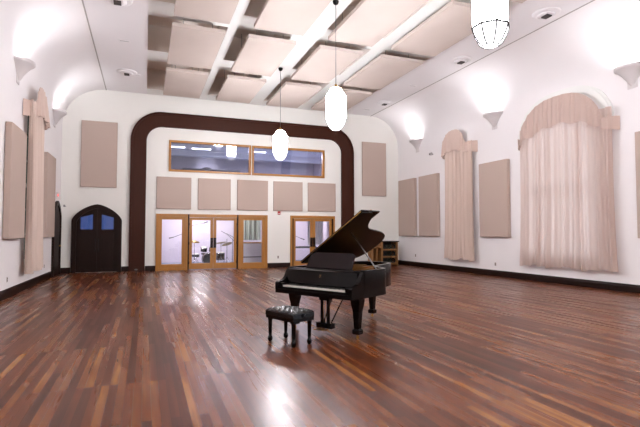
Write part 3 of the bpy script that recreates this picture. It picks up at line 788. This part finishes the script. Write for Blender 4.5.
# lid
ph = math.radians(33.9)
Xl = Matrix.Translation((-.75, 0, 1.03)) @ Matrix.Rotation(-ph, 4, 'Y')
lid_out = [(0, .64), (1.50, .64), (1.50, .80)]+[(x+.765, y+.01) for x, y in curve[1:]]+[(0, 1.95)]
def uniq(P):
    o = []
    for p in P:
        if not o or (Vector(p)-Vector(o[-1])).length > 1e-3: o.append(p)
    return o
lid_out = uniq([(max(0, x), y) for x, y in lid_out])
mb = MB(); mb.prism(lid_out, 0, .022, 'lidu', X=Xl); lido = mb.build('lid', pr)
mb = MB(); mb.prism([(0, .64), (1.515, .64), (1.515, 1.17), (0, 1.17)], .026, .046, 'ebony', X=Xl); mb.build('front_flap', lido)
mb = MB()
mb.tube(Xl @ Vector((.02, .636, .024)), Xl @ Vector((1.49, .636, .024)), .007, 'brass')
mb.build('hinge', lido)
mb = MB(); mb.lathe([(.012, .046), (.02, .055), (.02, .066), (.008, .07)], c=(1.49, .95, 0), m='brass', n=12, X=Xl)
mb.build('lid_button', lido)
mb = MB()
for y in (.9, 1.7): mb.tube((-.755, y-.05, 1.02), (-.755, y+.05, 1.02), .01, 'brass')
mb.build('lid_hinge', pr)
top = Xl @ Vector((.95, 1.0, -.004))
mb = MB(); mb.tube((.70, .74, .985), top, .011, 'metal', n=10); mb.lathe([(.02, 0), (.02, .015)], c=(.70, .74, .985), m='brass', n=12)
tag(mb.build('lid_prop', pr), 'slim metal lid prop stick')
# legs
def leg(x, y):
    mb = MB(); q = 2**.5/2
    prof = [(.075, .62), (.092, .60), (.095, .56), (.088, .50), (.074, .44), (.066, .40), (.048, .15), (.052, .142), (.068, .136), (.072, .128), (.072, .085), (.066, .07), (.03, .062)]
    mb.lathe([(r_/q*.80, z) for r_, z in prof], c=(x, y, 0), n=4, m='ebony', rot=PI/4, smooth=False)
    l = mb.build('leg', pr)
    mb = MB(); mb.tube((x, y, .03), (x, y, .065), .012, 'brass'); mb.tube((x-.014, y, .021), (x+.014, y, .021), .021, 'brass', n=16); mb.box(x-.018, x-.014, y-.01, y+.01, .02, .05, 'brass'); mb.box(x+.014, x+.018, y-.01, y+.01, .02, .05, 'brass')
    tag(mb.build('caster', l), 'brass caster')
leg(.62, .33); leg(-.62, .33); leg(-.2, 2.0)
# under-structure beams
mb = MB(); mb.box(-.68, .68, .30, .42, .64, .80, 'ebony'); mb.box(-.66, .4, 1.0, 1.1, .68, .80, 'ebony'); mb.box(-.27, -.13, 1.1, 2.2, .62, .80, 'ebony'); mb.build('frame_beam', pr)
# lyre
mb = MB(); cx, cy = .06, .27
for s in (-1, 1): mb.box(cx+s*.06-.02, cx+s*.06+.02, cy-.02, cy+.02, .17, .62, 'ebony', bev=.006)
mb.box(cx-.10, cx+.10, cy-.03, cy+.03, .52, .56, 'ebony', bev=.006)
mb.box(cx-.15, cx+.15, cy-.045, cy+.06, .10, .18, 'ebony', bev=.012)
ly = mb.build('pedal_lyre', pr)
for k in (-1, 0, 1):
    mb = MB(); x = cx+k*.075
    pts = [(x-.022, cy-.16), (x-.014, cy-.03), (x+.014, cy-.03), (x+.022, cy-.16), (x+.012, cy-.178), (x-.012, cy-.178)]
    mb.prism(pts[::-1], .088, .102, 'brass'); tag(mb.build('pedal', ly), 'brass pedal')
for s in (-1, 1):
    mb = MB(); mb.tube((cx+s*.07, cy+.04, .15), (cx+s*.12, cy+.42, .66), .011, 'ebony'); mb.build('brace_rod', ly)
for x in (-.02, .0, .02):
    mb = MB(); mb.tube((cx+x*2, cy, .17), (cx+x*1.5, cy, .53), .005, 'brass', n=6); mb.build('pedal_rod', ly)

# ------------------------------------------------------------------ piano bench
bt = math.radians(22.4)
bq = empty('piano_bench', (1.891, 6.215, 0), bt-PI/2, 'black leather tufted piano bench on four legs, before the keyboard', 'bench')
L2, W2 = .305, .19
mb = MB()
def seat(u, v):
    x, y = (u-.5)*2*L2, (v-.5)*2*W2
    ex = max(0, abs(x)-(L2-.05))/.05; ey = max(0, abs(y)-(W2-.05))/.05
    z = .470-.030*min(1, (ex**2+ey**2))**1.4
    # tufting: dimples on a diamond lattice, with folds between
    a, b_ = x/.105, y/.095
    d = 0
    for sh in (0, .5):
        fa, fb_ = (a+sh)-round(a+sh), (b_+sh)-round(b_+sh)
        d = max(d, math.exp(-(fa*fa+fb_*fb_)*26))
    fold = abs(math.sin(PI*(a+b_)))**.4*abs(math.sin(PI*(a-b_)))**.4
    k = max(0, 1-(ex**2+ey**2))
    return Vector((x, y, z+.006*k*0-.022*d*k+.010*(fold-1)*k))
mb.grid(seat, 84, 54, 'leather')
mb.box(-L2, L2, -W2, W2, .36, .4395, 'leather', bev=.012)
ct = mb.build('seat_cushion', bq, recalc=False)
for sh in (0, .5):
    for i in range(-3, 4):
        for j in range(-2, 3):
            x, y = (i-sh)*.105, (j-sh)*.095
            if abs(x) < L2-.05 and abs(y) < W2-.04:
                mb = MB(); mb.lathe([(.008, 0), (.009, .003), (.004, .006)], c=(x, y, .447), m='leather', n=10); mb.build('tuft_button', ct)
mb = MB(); mb.box(-L2+.005, L2-.005, -W2+.005, W2-.005, .325, .37, 'ebony', bev=.005); mb.build('apron', bq)
for sx in (-1, 1):
    for sy in (-1, 1):
        mb = MB(); prof = [(.030, .34), (.030, .30), (.026, .29), (.022, .12), (.019, .075), (.026, .068), (.03, .055), (.03, .025), (.024, .012), (.015, 0)]
        mb.lathe([(a*1.15, z) for a, z in prof], c=(sx*(L2-.05), sy*(W2-.05), 0), n=10, m='ebony'); mb.build('leg', bq)
for s in (-1, 1):
    mb = MB(); X = Matrix.Translation((s*L2, 0, .40)) @ Matrix.Rotation(s*PI/2, 4, 'Y'); mb.lathe([(.008, 0), (.008, .02), (.026, .022), (.028, .03), (.022, .038)], m='leather', n=16, X=X); mb.build('height_knob', bq)

# ------------------------------------------------------------------ rack in the far right corner
rk = empty('storage_rack', (10.58, 19.5, 0), 0, 'open wooden rack with a dark top in the far right corner behind the piano', 'rack')
mb = MB(); mb.box(-.62, .62, -.33, .30, 1.10, 1.15, 'racktop', bev=.008); mb.build('top', rk)
for x in (-.55, .51):
    mb = MB(); mb.box(x, x+.06, -.29, .27, 0, 1.10, 'rack', bev=.004); mb.build('side_panel', rk)
for z in (.06, .38, .71):
    mb = MB(); mb.box(-.49, .51, -.28, .27, z, z+.05, 'rack', bev=.003)
    mb.box(-.49, .51, -.29, -.27, z, z+.075, 'rack', bev=.003); mb.build('shelf', rk)
mb = MB(); mb.box(-.49, .51, .25, .27, .06, 1.10, 'racktop'); mb.build('back_board', rk)
def make_coil(mt):
    def fn():
        mb = MB()
        for q in range(4):
            R_ = .105-.012*q; y = -.022+.015*q
            mb.path([(R_*math.cos(t), y+.004*math.sin(3*t+q), .125+R_*math.sin(t)) for t in [2*PI*k/24 for k in range(24)]], .011, mt, n=6, closed=True)
        return mb.build('coiled_cable')
    return fn
ck, cg = Maker(make_coil('cable')), Maker(make_coil('cableg'))
SN = {.11: 'bottom', .43: 'middle', .76: 'top'}
for z in (.11, .43, .76):
    for k in range(4):
        mk = cg if (k + int(z*10)) % 3 == 0 else ck
        col = 'dark green' if mk is cg else 'black'
        mk((10.58-.37+.25*k, 19.34, z), random.uniform(-.4, .4), '%s coiled cable on the %s shelf of the rack, %s' % (col, SN[z], ('at its left end', 'second from left', 'second from right', 'at its right end')[k]), 'cable', 'coiled cables in the wooden rack')
fr = empty('wooden_crate', (9.80, 18.9, 0), 0, 'light wooden open-front crate standing left of the corner rack', 'crate')
mb = MB(); mb.box(-.28, -.20, -.2, .2, 0, .92, 'rack', bev=.004); mb.build('side_panel', fr)
mb = MB(); mb.box(.20, .28, -.2, .2, 0, 1.12, 'rack', bev=.004); mb.build('side_panel', fr)
mb = MB(); mb.box(-.20, .20, -.2, .2, .84, .92, 'rack', bev=.004); mb.build('top', fr)
mb = MB(); mb.box(-.20, .20, -.19, .2, .04, .10, 'rack'); mb.build('shelf', fr)
mb = MB(); mb.box(-.03, .03, -.19, .19, .10, .84, 'rack', bev=.004); mb.build('divider', fr)
mb = MB(); mb.box(-.20, .20, .17, .19, .1, .84, 'racktop'); mb.build('back_board', fr)

# ------------------------------------------------------------------ drum studio contents
dk = empty('drum_kit', (2.85, 22.7, 0), 0, 'black drum kit with cymbals seen through the left leaf of the studio doors', 'drum kit')
def drum(x, y, z, r_, h, tilt, nm='drum', az=0):
    X = Matrix.Translation((x, y, z)) @ Matrix.Rotation(az, 4, 'Z') @ Matrix.Rotation(tilt, 4, 'X')
    mb = MB(); mb.lathe([(r_, 0), (r_, h)], m='drum', n=28, X=X); o = mb.build(nm, dk)
    mb = MB(); mb.lathe([(r_+.012, h-.03), (r_+.012, h), (r_-.005, h+.004)], m='chrome', n=28, X=X); mb.lathe([(r_+.012, 0), (r_+.012, .03)], m='chrome', n=28, X=X); mb.build('hoop', o)
    mb = MB(); mb.lathe([(r_-.01, h+.004), (r_-.02, h+.008)], m='sofa' if nm == 'bass_drum' else 'skin', n=28, X=X); mb.build('drum_head', o)
drum(0, .15, .30, .28, .42, PI/2, 'bass_drum')
drum(-.2, .05, .66, .15, .2, math.radians(18), 'tom')
drum(.2, .05, .66, .16, .22, math.radians(18), 'tom')
drum(-.55, .35, .38, .18, .14, .1, 'snare_drum')
drum(.62, .3, .22, .21, .36, .1, 'floor_tom')
for x, y, z, rr, t in ((-.65, -.05, 1.12, .25, .25), (.6, .0, 1.05, .27, -.2), (-.85, .3, .85, .18, 0), (.95, .35, .98, .26, -.35)):
    mb = MB(); mb.tube((x, y, .25), (x, y, z), .012, 'chrome')
    for k in range(3): mb.tube((x, y, .35), (x+.26*math.cos(2.1*k+.4), y+.26*math.sin(2.1*k+.4), .01), .010, 'chrome')
    st = mb.build('cymbal_stand', dk)
    X = Matrix.Translation((x, y, z)) @ Matrix.Rotation(t, 4, 'X') @ Matrix.Rotation(t*.6, 4, 'Y')
    mb = MB(); mb.lathe([(rr, 0), (rr*.35, .018), (.05, .028), (.02, .05)], m='cymbal', n=28, X=X); mb.build('cymbal', dk)
for a in (0, 2.1, 4.2): 
    mb = MB(); mb.tube((-.55, .40, .38), (-.55+.2*math.cos(a), .4+.2*math.sin(a), .01), .01, 'chrome'); mb.tube((.62+.2*math.cos(a), .3+.2*math.sin(a), .35), (.62+.22*math.cos(a), .3+.22*math.sin(a), .01), .01, 'chrome'); mb.build('drum_leg', dk)
sd = empty('drum_stool', (2.8, 23.5, 0), 0, 'round black stool behind the drum kit', 'stool')
mb = MB(); mb.lathe([(.17, .46), (.19, .48), (.19, .53), (.16, .55)], m='leather', n=24); mb.build('seat', sd)
mb = MB(); mb.tube((0, 0, .1), (0, 0, .46), .02, 'chrome'); mb.build('pole', sd)
for k in range(3):
    mb = MB(); mb.tube((0, 0, .22), (.24*math.cos(2.1*k), .24*math.sin(2.1*k), .01), .012, 'chrome'); mb.build('leg', sd)

def mic_stand(loc, rz, h, boom0, boom1, lb):
    r = empty('microphone_stand', loc, rz, lb, 'microphone stand', 'black microphone stands in the studio')
    mb = MB(); mb.lathe([(.02, .10), (.025, .12), (.025, .16)], m='dark', n=12)
    mb.build('hub', r)
    for k in range(3):
        a = 2*PI*k/3+.5; mb = MB(); mb.tube((0, 0, .14), (.3*math.cos(a), .3*math.sin(a), .012), .009, 'dark'); mb.build('leg', r)
    mb = MB(); mb.tube((0, 0, .1), (0, 0, h), .012, 'dark'); mb.build('pole', r)
    b0, b1 = Vector(boom0), Vector(boom1)
    mb = MB(); mb.path([b0, b0.lerp(b1, .5)+Vector((0, 0, .06)), b1], .010, 'dark'); mb.build('boom_arm', r)
    d = (b1-b0).normalized()
    mb = MB(); mb.tube(b1, b1+d*.14, .02, 'dark'); mb.tube(b1+d*.14, b1+d*.2, .03, 'dark', r1=.022); mb.build('microphone', r)
mic_stand((1.75, 21.5, 0), 0, 1.42, (.15, 0, 1.5), (-.55, 0, 1.34), 'black boom microphone stand pointing left behind the left fixed glass panel')
mic_stand((1.85, 21.95, 0), 0, 1.75, (-.15, 0, 1.68), (.70, .1, 1.98), 'black overhead microphone stand arching over the drum kit')
mic_stand((3.62, 22.0, 0), 0, 1.25, (-.28, 0, 1.62), (.30, 0, 1.18), 'black microphone stand, left one behind the right door leaf')
mic_stand((3.98, 22.6, 0), 0, 1.25, (-.28, 0, 1.5), (.22, 0, 1.12), 'black microphone stand, right one behind the right door leaf')
mic_stand((7.0, 22.4, 0), 0, 1.35, (-.3, 0, 1.45), (.4, 0, 1.25), 'black microphone stand behind the oak doors nearest the piano lid')
kb = empty('studio_table', (7.3, 22.0, 0), 0, 'dark low table behind the oak doors nearest the piano lid', 'table')
mb = MB(); mb.box(-.7, .7, -.3, .3, .78, .86, 'sofa', bev=.01); mb.build('tabletop', kb)
for x in (-.62, .62):
    for y in (-.24, .24):
        mb = MB(); mb.box(x-.025, x+.025, y-.025, y+.025, 0, .78, 'dark'); mb.build('leg', kb)
wb = empty('white_cabinet', (5.05, 23.5, 0), 0, 'low white cabinet with an oak top behind the right fixed glass panel', 'cabinet')
mb = MB(); mb.box(-.75, .75, -.3, .3, .0, 1.0, 'white', bev=.01); mb.build('body', wb)
mb = MB(); mb.box(-.78, .78, -.33, .33, 1.0, 1.06, 'oak', bev=.006); mb.build('top', wb)
mb = MB(); mb.box(-.6, .6, -.315, -.3, .3, .34, 'dark'); mb.build('handle', wb)
mb = MB()
mb.grid(lambda u, v: Vector((-.65+1.3*u, .05*math.sin(u*34)+.02*math.sin(u*71), 1.15+1.6*v)), 80, 6, 'greyc')
cu = mb.build('grey_curtain', loc=(5.2, 24.6, 0), recalc=False)
tag(cu, 'grey-green curtain hanging behind the low white cabinet in the studio', 'curtain')
mb = MB()
mb.grid(lambda u, v: Vector((-.45+.9*u, .05*math.sin(u*28), .9+1.9*v)), 60, 6, 'cloth')
cu = mb.build('white_curtain', loc=(8.55, 23.4, 0), recalc=False); cu.data.materials[0] = M['white']
tag(cu, 'bright white curtain behind the right leaf of the oak doors near the piano', 'curtain')
# upper room: desk and chair back
r = empty('office_desk', (2.9, 21.2, 3.6), 0, 'grey desk behind the lower edge of the left upper window', 'desk')
mb = MB(); mb.box(-1.4, 1.1, -.35, .35, .70, .75, 'desktop', bev=.01); mb.build('desktop', r)
for x in (-1.35, 1.05):
    mb = MB(); mb.box(x-.02, x+.02, -.33, .33, 0, .7, 'desktop'); mb.build('side_panel', r)
r = empty('office_chair', (2.65, 21.9, 3.6), 0, 'dark office chair with a curved back behind the left upper window', 'chair')
mb = MB(); mb.grid(lambda u, v: Vector((-.42+.84*u, .08-.25*(2*u-1)**2*0, .45+(.42*(1-(2*u-1)**2)**.5 if 0 < u < 1 else 0)*v)), 20, 6, 'sofa')
X = Matrix.Translation((0, 0, .55)) @ Matrix.Rotation(PI/2, 4, 'X')
mb.lathe([(.40, -.04), (.42, 0), (.40, .04)], m='sofa', n=28, X=X); mb.build('backrest', r)
mb = MB(); mb.box(-.28, .28, -.3, .2, .42, .5, 'sofa', bev=.03); mb.build('seat', r)
mb = MB(); mb.tube((0, 0, .05), (0, 0, .42), .03, 'dark')
for k in range(5): mb.tube((0, 0, .08), (.28*math.cos(1.257*k), .28*math.sin(1.257*k), .03), .018, 'dark')
mb.build('base', r)

# ------------------------------------------------------------------ world, camera, view
w = bpy.data.worlds.new('daylight'); bpy.context.scene.world = w; w.use_nodes = True
bg = w.node_tree.nodes['Background']; bg.inputs[0].default_value = (.78, .88, 1, 1); bg.inputs[1].default_value = 1.6
cam = bpy.data.cameras.new('camera'); co = bpy.data.objects.new('camera', cam); C.objects.link(co)
F = 465.0; cam.sensor_fit = 'HORIZONTAL'; cam.sensor_width = 36; cam.lens = F/640*36; cam.clip_start = .05; cam.clip_end = 200
pitch = math.atan(20/F); yaw = math.atan((320-144.7)/F*math.cos(pitch))
co.location = (0, 0, 1.5); co.rotation_euler = (PI/2+pitch, 0, -yaw)
sc_ = bpy.context.scene; sc_.camera = co
sc_.view_settings.view_transform = 'Standard'; sc_.view_settings.look = 'None'; sc_.view_settings.gamma = 1
sc_.view_settings.exposure = 1.36; sc_.view_settings.use_curve_mapping = False
